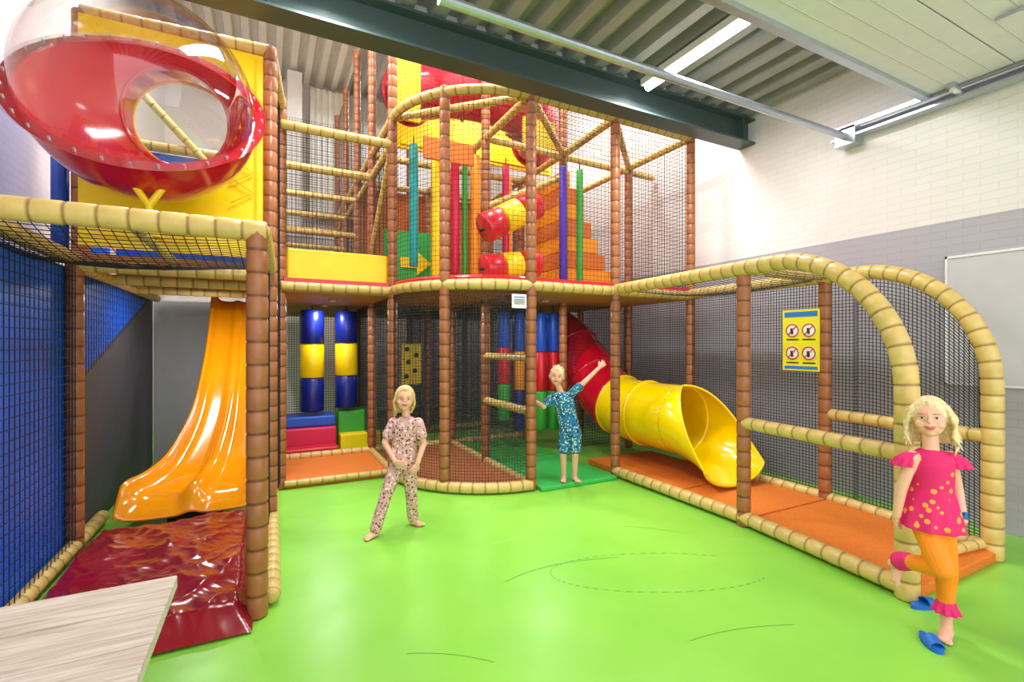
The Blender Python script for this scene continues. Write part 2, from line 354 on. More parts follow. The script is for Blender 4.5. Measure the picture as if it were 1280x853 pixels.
# right wing arches (front edge tapers slightly inward)
def wx(x,y): return x-.15*max(0,min(1,(2.66-y)/1.2))
for x in (3.5,4.65):
    cy,cz,r=2.36,1.22,.90
    pts=[(x,4.3,2.11)]+[(wx(x,cy-r*math.sin(math.radians(a))),cy-r*math.sin(math.radians(a)),cz+r*math.cos(math.radians(a))) for a in range(0,91,9)]+[(wx(x,1.46),cy-r,0)]
    T.tube(pts,.062,'tan',14,.115)
    tan((x,2.66,.85),(wx(x,1.46),1.46,.85)); tan((x,4.3,.07),(x,2.66,.07),(wx(x,1.46),1.46,.07),r=.055)
tan((4.65,4.3,2.1),(4.68,5.45,2.1),r=.045); tan((3.5,2.66,2.11),(4.65,2.66,2.11),r=.04); tan((4.1,1.55,.1),(4.5,1.5,.1),r=.035)
T.obj('padded_tubes',root,smooth=True)
# decks
D=MB()
for lo,hi in [((.12,5.47,2.04),(1.3,10.3,2.12)),((1.28,5.47,2.04),(4.68,10.3,2.12)),((2.43,4.32,2.04),(4.68,5.47,2.12))]: D.box(lo,hi,'deck')
poly=[(2.41,5.47,2.04)]+[(p[0],p[1],2.04) for p in arc(2.41,5.45,0,1.12,180,270)]
D.prism(poly,(0,0,.08),'deck')
D.box((.15,5.42,2.14),(1.26,5.46,2.18),'red'); D.box((2.43,4.27,2.14),(4.66,4.31,2.18),'red')
D.tube([(p[0],p[1],2.17) for p in arc(2.41,5.45,0,1.13,180,270)],.028,'red',8)
D.box((-1.2,4.5,2.12),(0.0,7.3,2.16),'deck')
D.obj('decks',root)
# nets
Nn=MB()
def wallnet(a,b,z0,z1,k='net',cell=.05,t=.0022): Nn.netq((a[0],a[1],z0),(b[0],b[1],z0),(b[0],b[1],z1),(a[0],a[1],z1),k,cell,t)
wallnet((.12,5.45),(1.26,5.45),2.5,3.75); wallnet((.02,4.45),(.12,5.5),2.1,3.9)
for y in (6.65,7.85,9.05): wallnet((.12,y),(1.26,y),2.15,3.75,'netf',.05)
wallnet((2.41,4.3),(3.5,4.3),2.15,4.05); wallnet((3.5,4.3),(4.68,4.3),2.15,4.05); wallnet((4.68,4.3),(4.68,5.45),2.1,4.05,'net',.045,.003); wallnet((4.68,5.45),(4.68,7.85),2.1,4.05,'net',.045,.003)
wallnet((2.41,4.3),(2.41,5.45),.1,2.05,'netf',.035); wallnet((2.41,5.45),(2.41,6.65),.1,2.05,'netf',.035)
def cf(z0,z1): return lambda u,v:(2.41+1.15*math.cos(math.pi*(1+u/2)),5.45+1.15*math.sin(math.pi*(1+u/2)),z0+(z1-z0)*v)
Nn.net(cf(2.15,4.05),1.8,1.9,su=14); Nn.net(cf(.1,2.05),1.8,1.95,'netf',.03,.0026,su=14)
Nn.netq((2.41,4.3,4.05),(4.68,4.3,4.05),(4.68,5.45,4.05),(2.41,5.45,4.05),sag=.05)
Nn.netq((-1.7,2.99,2.1),(0,2.99,2.1),(0,4.45,2.1),(-1.7,4.45,2.1),sag=.12,t=.003)
wallnet((-.04,3.0),(.02,4.45),.1,2.1); wallnet((.02,4.45),(.12,5.45),.1,2.1); wallnet((.12,5.5),(.13,7.85),.1,2.1); wallnet((.12,5.5),(.13,7.85),2.15,3.75)
wallnet((-1.2,3.0),(-1.2,4.45),.1,2.06,'net',.06,.003)
for i in range(1,40):
    y=4.5+i*.0625; zt=2.05; zb=1.2+(y-4.52)*(.84/2.48)
    if zb<zt: Nn.tube([(-1.22,y,zb),(-1.22,y,zt)],.0024,'net',3,closed_caps=False)
for i in range(14):
    z=2.05-i*.06; y1=4.52+(z-1.2)*2.48/.84
    if y1>4.55: Nn.tube([(-1.22,4.5,z),(-1.22,min(7,y1),z)],.0024,'net',3,closed_caps=False)
wallnet((4.65,2.4),(4.65,4.3),.1,2.1,'netf',.03,.0033); wallnet((4.68,4.3),(4.68,6.65),.1,2.05,'netf',.03,.0033)
def an(u,v):
    y=1.47+.93*u; zt=1.22+math.sqrt(max(0,.9**2-(2.36-y)**2)); return (wx(4.65,y),y,.1+(zt-.1)*v)
Nn.net(an,.93,2.0,'netf',.03,.0033,su=12)
wallnet((3.5,5.45),(4.68,5.45),.1,2.05,'netf',.04,.003)
Nn.netq((3.5,2.45,2.1),(4.65,2.45,2.1),(4.65,4.3,2.1),(3.5,4.3,2.1),sag=.1)
for y in (6.65,7.85,9.05):
    wallnet((.13 if y>7.9 else 1.26,y),(3.55,y),.1,2.05,'netf',.04,.0035); wallnet((1.26,y),(4.68,y),2.15,4.05,'netf',.05)
for x in (1.26,2.41,3.55):
    wallnet((x,6.65),(x,9.05),.1,2.05,'netf',.04,.003)
wallnet((1.26,5.45),(1.26,10.25),4.05,6,'netf',.05); wallnet((1.26,6.65),(1.26,9.05),2.15,4.0,'netf',.05)
wallnet((1.26,5.45),(1.26,6.65),.1,2.05,'netf',.04); wallnet((1.26,5.45),(1.26,6.65),2.15,4.05,'netf',.05)
wallnet((1.26,5.48),(3.55,5.48),4.1,5.9,'netf',.05)
wallnet((.13,10.25),(4.68,10.25),2.15,5.9,'netf',.05,.003)
Nn.obj('safety_nets',root)
Q=MB()
Q.box((-1.34,3.0,0),(-1.27,4.45,2.05),'bluepad'); Q.box((-1.34,4.45,0),(-1.27,7.35,2.05),'charcoal')
Q.prism([(-1.26,4.52,1.2),(-1.26,4.52,2.04),(-1.26,7.0,2.04)],(.015,0,0),'bluepad')
Q.box((-1.27,7.38,0),(.1,7.45,2.05),'greypanel')
Q.obj('padding_panels',root,bevel=.01)
# floor mats
def floormat(name,lo,hi,k): 
    b=MB(); b.box(lo,hi,k); return b.obj(name,bevel=.012)
floormat('orange_floor_mat',(.15,5.47,0),(1.24,6.62,.05),'orangemat')
b=MB(); b.prism([(2.4,6.6,0),(1.32,6.6,0)]+[(p[0],p[1],0) for p in arc(2.41,5.45,0,1.08,180,270)],(0,0,.05),'brownmat'); b.obj('brown_floor_mat')
floormat('green_entrance_mat',(2.47,4.18,0),(3.43,5.4,.045),'lime')
floormat('green_entrance_mat',(2.47,5.42,0),(3.43,6.6,.055),'green')
for i,(y0,y1) in enumerate([(1.42,2.62),(2.64,3.44),(3.46,4.9)]):
    b=MB(); b.prism([(wx(3.56,y0),y0,0),(wx(4.59,y0),y0,0),(wx(4.59,y1),y1,0),(wx(3.56,y1),y1,0)],(0,0,.07),'orangemat'); b.obj('orange_floor_mat',bevel=.012)
# crash mat crumpled
def rdg(x,y,s): return (1-abs(noise.noise(V((x,y,s)))))**5
def cm(u,v):
    x=-1.16+u*1.09; y=2.82+v*1.84
    z=.11+.03*noise.noise(V((x*1.6,y*1.6,0)))+.026*rdg(x*2.4+y*1.1,y*1.3-x*.5,3)+.014*rdg(x*4.5-y*1.6,y*3.3,7)+.006*rdg(x*10+y*6,y*7,2)
    e=min(u,1-u,v,1-v); z*=min(1,.12+e*12)
    return (x,y,max(.004,z))
b=MB(); b.grid(cm,90,140,'maroon'); b.obj('red_crash_mat',smooth=True)
# ---------------------------------------------------------------- orange slide
sp=[(7.3,2.0,-.62,-.06),(7.05,1.97,-.62,-.06),(6.8,1.72,-.62,-.06),(6.4,1.18,-.64,-.06),(5.95,.66,-.70,-.06),(5.5,.36,-.82,-.06),(5.1,.24,-.95,-.06),(4.85,.19,-1.04,-.05),(4.7,.1,-1.07,-.05)]
def samp(t):
    t=t*(len(sp)-1); i=min(int(t),len(sp)-2); f=t-i
    g=lambda k:[sp[max(0,min(len(sp)-1,j))][k] for j in (i-1,i,i+1,i+2)]
    o=[]
    for k in range(4):
        a,b_,c,d=g(k); o.append(.5*((2*b_)+(-a+c)*f+(2*a-5*b_+4*c-d)*f*f+(-a+3*b_-3*c+d)*f**3))
    return o
def sl(u,v):
    y,z,x0,x1=samp(v); w=2*u-1
    h=.17*abs(w)**7*(1 if v<.9 else max(.15,1-(v-.9)*7))+.1*math.exp(-(w/.13)**2)*min(1,v*2)*(1 if v<.92 else max(.2,1-(v-.92)*9))
    return (x0+(x1-x0)*u,y,z+h+.02*math.sin(v*16))
b=MB(); b.grid(sl,48,70,'orangegloss'); o=b.obj('orange_wave_slide',smooth=True)
sm=o.modifiers.new('thick','SOLIDIFY'); sm.thickness=.03; sm.offset=-1
b=MB(); b.box((-.75,4.9,0),(-.35,5.2,.17),'black'); b.box((-.6,6.7,0),(-.15,6.76,1.5),'black'); c=b.obj('slide_support'); c.parent=o
# ---------------------------------------------------------------- tube slide
e=empty('tube_slide')
PP=[V((4.1,y,z)) for y,z in [(3.85,.66),(4.3,.66),(4.75,.68),(5.1,.76),(5.4,.95),(5.75,1.22),(6.1,1.48),(6.45,1.66)]]
def cr(t):
    t=t*(len(PP)-1); i=min(int(t),len(PP)-2); f=t-i; a,b_,c,d=[PP[max(0,min(len(PP)-1,j))] for j in (i-1,i,i+1,i+2)]
    return .5*((2*b_)+(-a+c)*f+(2*a-5*b_+4*c-d)*f*f+(-a+3*b_-3*c+d)*f**3)
r0=.38
def tf(u,v):
    p=cr(v); q=cr(min(1,v+.01))-cr(max(0,v-.01)); q.normalize(); n=V((1,0,0)); u2=q.cross(n).normalized()
    a=2*math.pi*u; return p+n*r0*math.cos(a)+u2*r0*math.sin(a)
b=MB(); b.grid(tf,40,60,lambda u,v:'yellowgloss' if v<.36 else 'redgloss',closed_u=True)
o=b.obj('tube',e,smooth=True); sm=o.modifiers.new('t','SOLIDIFY'); sm.thickness=.015
b=MB()
for t,k in ((.18,'yellowgloss'),(.355,'yellowgloss'),(.37,'redgloss'),(.6,'redgloss'),(.8,'redgloss')):
    b.tube([tf(i/40,t) for i in range(41)],.02,k,8,closed_caps=False)
b.obj('flanges',e,smooth=True)
def ex(u,v):
    top=math.radians(90*(1-v)**1.6-8*v)
    a0=math.pi-top; a1=2*math.pi+top
    ang=a0+(a1-a0)*u; rad=r0*(1+.14*v)
    y=3.87-v*.66; x=4.1+math.cos(ang)*rad; z=.66+math.sin(ang)*rad
    zb=.66-rad; z=zb+(z-zb)*(1-.5*v*v)-.12*v**2
    return (x,y,max(.09,z))
b=MB(); b.grid(ex,44,30,'yellowgloss'); b.tube([ex(i/44,1) for i in range(45)],.014,'yellowgloss',8)
b.tube([ex(0,i/30) for i in range(31)],.012,'yellowgloss',8); b.tube([ex(1,i/30) for i in range(31)],.012,'yellowgloss',8)
o=b.obj('exit_trough',e,smooth=True); sm=o.modifiers.new('t','SOLIDIFY'); sm.thickness=.012
# ---------------------------------------------------------------- lookout bubble
e=empty('lookout_bubble')
C=V((-.68,3.72,3.03)); rs=.61
el=math.radians(34); nrm=V((.02,-math.cos(el),math.sin(el))).normalized(); ax=V((1,0,0)); ax=(ax-nrm*ax.dot(nrm)).normalized(); ay=nrm.cross(ax)
def sph(r,th,ph): return C+(ax*math.cos(ph)+ay*math.sin(ph))*r*math.sin(th)+nrm*r*math.cos(th)
b=MB(); b.grid(lambda u,v:sph(rs,math.pi/2*max(v,.001),2*math.pi*u),48,20,'acrylic',closed_u=True); b.obj('clear_dome',e,smooth=True)
# red bowl: lofted from the round opening out to the rim (always a clean funnel)
hd=V((0.2,1,.22)).normalized(); HA=math.radians(33)
hc=C+hd*rs*math.cos(HA); hr=rs*math.sin(HA)
hx=(ax-hd*ax.dot(hd)).normalized(); hy=hd.cross(hx)
if hy.dot(ay)<0: hy=-hy
def bowl(u,v):
    a=2*math.pi*u; p=C+(ax*math.cos(a)+ay*math.sin(a))*rs; q=hc+(hx*math.cos(a)+hy*math.sin(a))*hr
    m_=(p.lerp(q,v)-C)
    if m_.length<1e-5: m_=hd
    return C+m_.normalized()*rs
b=MB(); b.grid(bowl,96,40,'redgloss',closed_u=True)
o=b.obj('red_bowl',e,smooth=True); sm=o.modifiers.new('t','SOLIDIFY'); sm.thickness=.012
b=MB(); b.grid(lambda u,v:C+(ax*math.cos(2*math.pi*u)+ay*math.sin(2*math.pi*u))*(rs-.01+.07*v)+nrm*.004,96,1,'redgloss',closed_u=True)
b.grid(lambda u,v:C+(ax*math.cos(2*math.pi*u)+ay*math.sin(2*math.pi*u))*(rs-.005+.08*v)+nrm*.016,96,1,'acrylic',closed_u=True)
for i in range(32):
    a=2*math.pi*i/32; p=C+(ax*math.cos(a)+ay*math.sin(a))*(rs+.036); b.tube([p-nrm*.01,p+nrm*.026],.007,'steel',8)
b.obj('flange',e)
pc=V((hc.x+.03,4.44,hc.z+.04))
def col(u,v):
    a=2*math.pi*u; p=hc-hd*.01+(hx*math.cos(a)+hy*math.sin(a))*(hr+.006); q=pc+V((math.cos(a),0,math.sin(a)*(1 if hy.z>0 else -1)))*(hr+.006)
    return p.lerp(q,v)
b=MB(); b.grid(col,48,3,'redgloss',closed_u=True); b.tube([col(i/48,0) for i in range(49)],.014,'redgloss',8,closed_caps=False); b.obj('collar',e,smooth=True)
b=MB(); x0,x1,z0,z1=-1.2,-.03,2.2,3.86; n=48
def rectpt(a):
    dx,dz=math.cos(a),math.sin(a); t=1e9
    if dx>1e-6: t=min(t,(x1-pc.x)/dx)
    if dx<-1e-6: t=min(t,(x0-pc.x)/dx)
    if dz>1e-6: t=min(t,(z1-pc.z)/dz)
    if dz<-1e-6: t=min(t,(z0-pc.z)/dz)
    return V((pc.x+dx*t,pc.y,pc.z+dz*t))
angs=sorted([2*math.pi*i/n for i in range(n)]+[math.atan2(zz-pc.z,xx-pc.x)%(2*math.pi) for xx in (x0,x1) for zz in (z0,z1)])
for a in angs: b.v.append(V((pc.x+hr*math.cos(a),pc.y,pc.z+hr*math.sin(a)))); b.v.append(rectpt(a))
k=len(angs)
for i in range(k): j=(i+1)%k; b.face((2*i,2*i+1,2*j+1,2*j),'yellow')
o=b.obj('yellow_panel',e); sm=o.modifiers.new('t','SOLIDIFY'); sm.thickness=.03
b=MB()
for zz in (2.72,2.88): b.tube([(-.26,4.405,zz+.1),(-.1,4.405,zz),(-.26,4.405,zz-.1)],.006,'yellowd',6)
b.tube([(-1.15,4.405,2.27),(-.08,4.405,2.27),(-.08,4.405,3.8)],.004,'yellowd',6)
b.tube([(-.64,3.62,2.17),(-.64,3.6,2.34),(-.71,3.58,2.45)],.02,'yellow',8); b.tube([(-.64,3.6,2.34),(-.57,3.58,2.45)],.02,'yellow',8); b.box((-.7,3.56,2.15),(-.58,3.68,2.18),'yellow'); b.tube([(-.64,2.99,2.13),(-.64,4.45,2.13)],.03,'tan',10,.125)
b.obj('bracket',e)
b=MB(); b.box((-1.2,5.4,2.2),(-.02,5.46,3.25),'bluepad'); b.box((-1.27,4.55,2.15),(-1.24,5.4,3.8),'bluepad'); b.tube([(-1.2,5.38,3.3),(-.02,5.38,3.3)],.045,'tan',12,.125); b.tube([(-1.0,5.35,3.75),(-.1,5.35,2.75)],.035,'tan',12,.125)
b.obj('blue_back_panel',root)
b=MB(); b.tube([(-1.32,4.52,2.1),(-1.32,4.52,2.95)],.05,'blue',14); b.obj('blue_padded_post',root,smooth=True)
# ---------------------------------------------------------------- hanging rolls etc
def roll(name,x,y,z0,z1,r,cols):
    b=MB(); n=len(cols)
    for i,c in enumerate(cols):
        za=z1-(z1-z0)*i/n; zb=z1-(z1-z0)*(i+1)/n
        b.tube([(x,y,zb+.003),(x,y,zb+.015),(x,y,za-.015),(x,y,za-.003)],r,c,20,taper=lambda t,r=r:r*(.93 if t in(0,1) else 1))
    b.tube([(x,y,z1-.02),(x,y,z1+.1)],.008,'black',6)
    return b.obj(name,smooth=True)
roll('hanging_punch_bag',.56,7.3,.55,1.97,.16,['navy','yellow','navy']); roll('hanging_punch_bag',1.02,7.3,.58,1.97,.155,['navy','yellow','navy'])
roll('hanging_foam_roll',2.91,5.95,.45,1.95,.085,['blue','red','green']); roll('hanging_foam_roll',3.14,5.95,.3,1.95,.08,['blue','orange','navy'])
roll('hanging_foam_roll',3.4,5.8,.3,1.93,.09,['blue','red','green']); roll('hanging_foam_roll',3.6,5.78,.3,1.93,.085,['blue','red','green'])
for x,c,y0,z0,z1,r in [(1.6,'teal',5.8,2.45,3.95,.055),(1.89,'yellow',5.8,2.2,3.95,.07),(2.14,'crimson',5.8,2.4,3.9,.055),(2.27,'green',5.8,2.3,3.9,.035),(2.42,'orange',5.8,2.3,3.95,.07),(2.58,'teal',5.8,2.4,3.9,.05),(2.86,'crimson',5.8,2.5,3.9,.05),(3.42,'purple',5.25,2.3,3.8,.05),(3.68,'green',5.25,2.3,3.8,.045),(2.0,'blue',6.2,2.3,3.9,.05),(2.3,'red',6.3,2.3,3.9,.05),(3.1,'orange',6.2,2.3,3.9,.05)]:
    roll('hanging_foam_pole',x,y0,z0,z1,r,[c])
def roller(name,a,c,r):
    a,c=V(a),V(c); b=MB()
    for i,k in enumerate(['red','yellow','red']):
        p=a.lerp(c,i/3+.01); q=a.lerp(c,(i+1)/3-.01); b.tube([p,p.lerp(q,.05),p.lerp(q,.95),q],r,k,24,taper=lambda t,r=r:r*(.92 if t in (0,1) else 1))
    b.tube([a-(c-a)*.05,a.lerp(c,1.05)],.02,'black',8)
    b.obj(name,smooth=True)
roller('foam_roller',(2.18,5.0,2.8),(2.88,5.0,3.18),.17); roller('foam_roller',(2.2,5.05,2.36),(2.92,5.05,2.48),.16)
def foam(name,lo,hi,k): 
    b=MB(); b.box(lo,hi,k); return b.obj(name,bevel=.02)
foam('foam_step_block',(.2,7.0,0),(.85,7.55,.36),'crimson'); foam('foam_step_block',(.2,7.1,.362),(.85,7.55,.5),'blue')
foam('foam_step_block',(.9,7.0,0),(1.45,7.2,.24),'yellow'); foam('foam_step_block',(.9,7.21,0),(1.45,7.6,.54),'green'); foam('foam_step_block',(.18,6.74,0),(.85,6.98,.14),'red')
b=MB()
for i in range(8):
    b.box((3.66,5.62,2.12+.225*i),(4.62-.12*i,6.5,2.12+.225*(i+1)-.006),'orange' if i%2 else 'orangemat')
b.obj('foam_staircase',bevel=.01)
foam('yellow_foam_barrier',(.18,5.5,2.12),(1.22,5.75,2.5),'yellow')
b=MB(); b.box((1.4,6.55,2.12),(2.2,6.6,3.05),'lime'); b.prism([(1.62,6.54,2.55),(1.85,6.54,2.55),(1.85,6.54,2.45),(2.05,6.54,2.62),(1.85,6.54,2.79),(1.85,6.54,2.69),(1.62,6.54,2.69)],(0,-.006,0),'yellow'); b.obj('green_arrow_panel')
b=MB(); b.box((1.3,7.95,2.12),(3.5,8.0,4.0),'orangemat'); b.obj('orange_back_panel',root)
b=MB(); b.box((1.75,7.3,4.5),(4.5,7.36,6.2),'yellow'); b.tube([(1.8,7.29,4.56),(4.45,7.29,4.56)],.012,'yellowd',8); 
for x in (2.65,3.6): b.tube([(x,7.29,4.52),(x,7.29,6.15)],.01,'yellowd',8)
b.box((1.32,5.56,4.12),(1.62,5.6,5.2),'yellow'); b.box((1.66,5.56,3.72),(2.3,5.6,3.98),'orangemat'); b.box((3.0,5.56,4.12),(3.5,5.6,4.5),'yellow')
b.obj('yellow_upper_panel',root,bevel=.01)
# upper red tube
b=MB(); pts=[(p[0],p[1],5.05-.3*i/24) for i,p in enumerate(arc(2.85,7.1,0,1.1,195,345,24))]; b.tube(pts,.38,'redgloss',28)
for i in (0,8,16,24): 
    p=V(pts[i]); q=(V(pts[min(24,i+1)])-V(pts[max(0,i-1)])).normalized(); b.tube([p-q*.02,p+q*.02],.41,'redgloss',28)
b.obj('upper_tube_slide',smooth=True)
b=MB(); b.box((1.75,7.0,.9),(2.05,7.04,1.5),'yellow')
for i,(dx,dz) in enumerate([(.07,.12),(.2,.2),(.1,.33),(.22,.43),(.08,.52)]): b.tube([(1.75+dx,7.0,.9+dz),(1.75+dx,6.992,.9+dz)],.035,'black',14)
b.tube([(1.9,7.02,1.5),(1.9,7.02,2.05)],.01,'black',6); b.obj('spotted_play_panel')
# ---------------------------------------------------------------- signs
b=MB(); X=4.58
b.box((X,2.68,1.24),(X+.012,3.04,1.83),'signy'); b.box((X-.003,2.70,1.76),(X,3.02,1.81),'signb'); b.box((X-.003,2.7,1.255),(X,3.02,1.285),'signb')
for cy in (2.94,2.78):
    for cz in (1.63,1.41):
        b.tube([(X,cy,cz),(X-.003,cy,cz)],.068,'signw',24)
        b.tube([(X-.004,cy+.06*math.cos(a*math.pi/12),cz+.06*math.sin(a*math.pi/12)) for a in range(25)],.006,'signr',6)
        b.tube([(X-.005,cy-.042,cz+.042),(X-.005,cy+.042,cz-.042)],.005,'signr',6)
        b.tube([(X-.003,cy,cz-.035),(X-.003,cy+.008,cz+.02)],.012,'signk',8)
    for cz in (1.535,1.31): b.box((X-.003,cy-.06,cz),(X,cy+.06,cz+.012),'signk')
b.obj('safety_rules_sign')
b=MB(); b.box((2.18,4.27,1.86),(2.34,4.285,2.0),'signw'); b.box((2.2,4.266,1.965),(2.32,4.27,1.975),'signb')
for zz in (1.9,1.915,1.93,1.945): b.box((2.2,4.266,zz),(2.32,4.27,zz+.005),'signk')
b.obj('white_notice_sign')
# ---------------------------------------------------------------- table
e=empty('wooden_table'); b=MB()
for i in range(7):
    y1=1.88-i*.2; b.box((-1.5,y1-.196,.71),(-.26,y1,.75),'wood')
b.obj('table_top',e,bevel=.004)
b=MB()
for x in (-1.4,-.42):
    for y in (.65,1.7): b.box((x,y,0),(x+.07,y+.07,.71),'wood')
b.box((-1.4,1.7,.62),(-.35,1.74,.71),'wood'); b.box((-1.4,.65,.62),(-.35,.69,.71),'wood'); b.obj('legs',e,bevel=.004)
# scuff arcs worn into the floor
b=MB()
def strip(pts,w):
    pts=[V((x,y,.0012)) for x,y in pts]
    for i in range(len(pts)-1):
        a,c=pts[i],pts[i+1]; d=(c-a).normalized(); n=V((-d.y,d.x,0))*w; k=len(b.v); b.v+=[a-n,c-n,c+n,a+n]; b.face((k,k+1,k+2,k+3),'scuff')
def curve(p0,p1,p2,w,n=14): strip([tuple(((1-t)**2*V(p0)+2*t*(1-t)*V(p1)+t*t*V(p2))) for t in [i/n for i in range(n+1)]],w)
el_=[]
for i in range(121):
    a=2*math.pi*i/120; c_,s_=math.cos(a),math.sin(a); ux,uy=.91,-.41; el_.append((2.3+.72*c_*ux-.27*s_*uy, 2.38+.72*c_*uy+.27*s_*ux))
for i in range(0,120,2):
    if 15<i<112: strip(el_[i:i+2],.0028)
curve((1.335,2.71),(1.7,2.85),(2.2,2.66),.002); curve((.9,1.55),(1.25,1.68),(1.6,1.5),.0018)
curve((1.9,1.75),(2.2,1.74),(2.5,1.6),.0015); curve((.6,2.3),(.8,2.22),(.95,2.05),.0015); curve((2.6,3.1),(2.8,2.97),(2.95,2.75),.0015)
b.obj('floor_scuff_marks')
# ---------------------------------------------------------------- people
class Fig:
    def __init__(s): s.p=[]
    def cap(s,a,b,ra,rb,k,w=0): s.p.append(('c',V(a),V(b),ra,rb,k,w))
    def ell(s,c,B,rad,k,w=0): s.p.append(('e',V(c),[V(x) for x in B],rad,k,w))
    def loft(s,secs,B,k,w=0,ruf=0): s.p.append(('l',[(V(c),a,d) for c,a,d in secs],[V(x) for x in B],k,w,ruf))
    def build(s,name,parent,vox=.0034):
        mb=MB(); M['_']=M['skin']
        for q in s.p:
            if q[0]=='c':
                _,a,b_,ra,rb,k,w=q; d=(b_-a); L=d.length; d=d.normalized() if L>1e-6 else V((0,0,1))
                pts=[];rr=[]
                for i in range(6): t=-math.pi/2+math.pi/2*i/5*.98+.02; pts.append(a+d*ra*math.sin(t)); rr.append(ra*math.cos(t))
                for i in range(6): t=math.pi/2*i/5*.98; pts.append(b_+d*rb*math.sin(t)); rr.append(rb*math.cos(t))
                up=V((0,0,1)) if abs(d.z)<.9 else V((0,1,0)); n=(up-d*up.dot(d)).normalized(); bn=d.cross(n); base=len(mb.v); sd=16
                for p,r in zip(pts,rr):
                    for j in range(sd): an=2*math.pi*j/sd; mb.v.append(p+n*math.cos(an)*r+bn*math.sin(an)*r)
                nr=len(pts)
            elif q[0]=='e':
                _,c,B,rad,k,w=q; base=len(mb.v); sd=24; nr=14
                for i in range(nr):
                    t=math.pi*(i+.15)/(nr-.7)-math.pi/2
                    for j in range(sd):
                        an=2*math.pi*j/sd; mb.v.append(c+B[0]*rad[0]*math.cos(t)*math.cos(an)+B[1]*rad[1]*math.cos(t)*math.sin(an)+B[2]*rad[2]*math.sin(t))
            else:
                _,secs,B,k,w,ruf=q; base=len(mb.v); sd=48; nr=len(secs)
                for i,(c,a,d) in enumerate(secs):
                    for j in range(sd):
                        an=2*math.pi*j/sd; f=1+ruf*(i/(nr-1))*math.sin(an*9); mb.v.append(c+B[0]*a*f*math.cos(an)+B[1]*d*f*math.sin(an))
            for i in range(nr-1):
                for j in range(sd): mb.face((base+i*sd+j,base+i*sd+(j+1)%sd,base+(i+1)*sd+(j+1)%sd,base+(i+1)*sd+j),'_')
            mb.face([base+j for j in range(sd)][::-1],'_'); mb.face([base+(nr-1)*sd+j for j in range(sd)],'_')
        o=mb.obj(name+'_tmp')
        bm=bmesh.new(); bm.from_mesh(o.data); bmesh.ops.recalc_face_normals(bm,faces=bm.faces); bm.to_mesh(o.data); bm.free()
        r=o.modifiers.new('r','REMESH'); r.mode='VOXEL'; r.voxel_size=vox
        sm=o.modifiers.new('s','SMOOTH'); sm.factor=.5; sm.iterations=3
        dg=bpy.context.evaluated_depsgraph_get(); me=bpy.data.meshes.new_from_object(o.evaluated_get(dg)); bpy.data.objects.remove(o)
        me.name=name; n=len(me.polygons); C=np.empty(n*3); me.polygons.foreach_get('center',C); C=C.reshape(-1,3)
        best=np.full(n,1e9); idx=np.zeros(n,int); keys=[]
        for q in s.p:
            if q[0]=='c':
                _,a,b_,ra,rb,k,w=q; a=np.array(a); d=np.array(b_)-a; t=np.clip(((C-a)@d)/max(1e-9,d@d),0,1); D=np.linalg.norm(C-(a+t[:,None]*d),axis=1)-(ra+(rb-ra)*t)
            elif q[0]=='e':
                _,c,B,rad,k,w=q; X=C-np.array(c); l=np.sqrt(sum(((X@np.array(B[i]))/rad[i])**2 for i in range(3))); D=(l-1)*min(rad)
            else:
                _,secs,B,k,w,ruf=q; zs=np.array([c.z for c,_,_ in secs]); o_=np.argsort(zs); zz=C[:,2]
                cx=np.interp(zz,zs[o_],np.array([c.x for c,_,_ in secs])[o_]); cy=np.interp(zz,zs[o_],np.array([c.y for c,_,_ in secs])[o_])
                A=np.interp(zz,zs[o_],np.array([a for _,a,_ in secs])[o_]); Dp=np.interp(zz,zs[o_],np.array([d for _,_,d in secs])[o_])
                X=np.stack([C[:,0]-cx,C[:,1]-cy,0*zz],1); l=np.sqrt(((X@np.array(B[0]))/A)**2+((X@np.array(B[1]))/Dp)**2); D=(l-1)*np.minimum(A,Dp)
                D=np.maximum(D,np.maximum(zs.min()-zz,zz-zs.max()))
            D=np.abs(D)-w
            if k not in keys: keys.append(k)
            mk=D<best; best[mk]=D[mk]; idx[mk]=keys.index(k)
        me.materials.clear()
        for k in keys: me.materials.append(M[k])
        me.polygons.foreach_set('material_index',idx.astype(np.int32)); me.polygons.foreach_set('use_smooth',[True]*n); me.update()
        ob=bpy.data.objects.new(name,me); S.collection.objects.link(ob); ob.parent=parent; return ob
def hand(F,w,d,n,side=1,s=1,curl=.5,k='skin'):
    w=V(w); d=V(d).normalized(); n=V(n); n=(n-d*n.dot(d)).normalized(); x=d.cross(n)*side
    F.ell(w+d*.034*s,(x,n,d),(.027*s,.013*s,.036*s),k)
    for i,l in enumerate((.046,.052,.048,.038)):
        o=(i-1.5); b0=w+d*(.06-.003*abs(o))*s-x*o*.0155*s; dd=(d-x*o*.13+n*curl*.35).normalized(); j=b0+dd*l*.5*s
        d2=(dd+n*curl*1.1).normalized(); F.cap(b0-d*.012*s,j,.0078*s,.0072*s,k); F.cap(j,j+d2*l*.55*s,.0072*s,.006*s,k)
    b0=w+d*.018*s+x*.02*s; dd=(d*.7+x*.75+n*.25).normalized(); j=b0+dd*.028*s; F.cap(b0,j,.010*s,.0085*s,k); F.cap(j,j+(d*.9+x*.3+n*.3).normalized()*.024*s,.0085*s,.007*s,k)
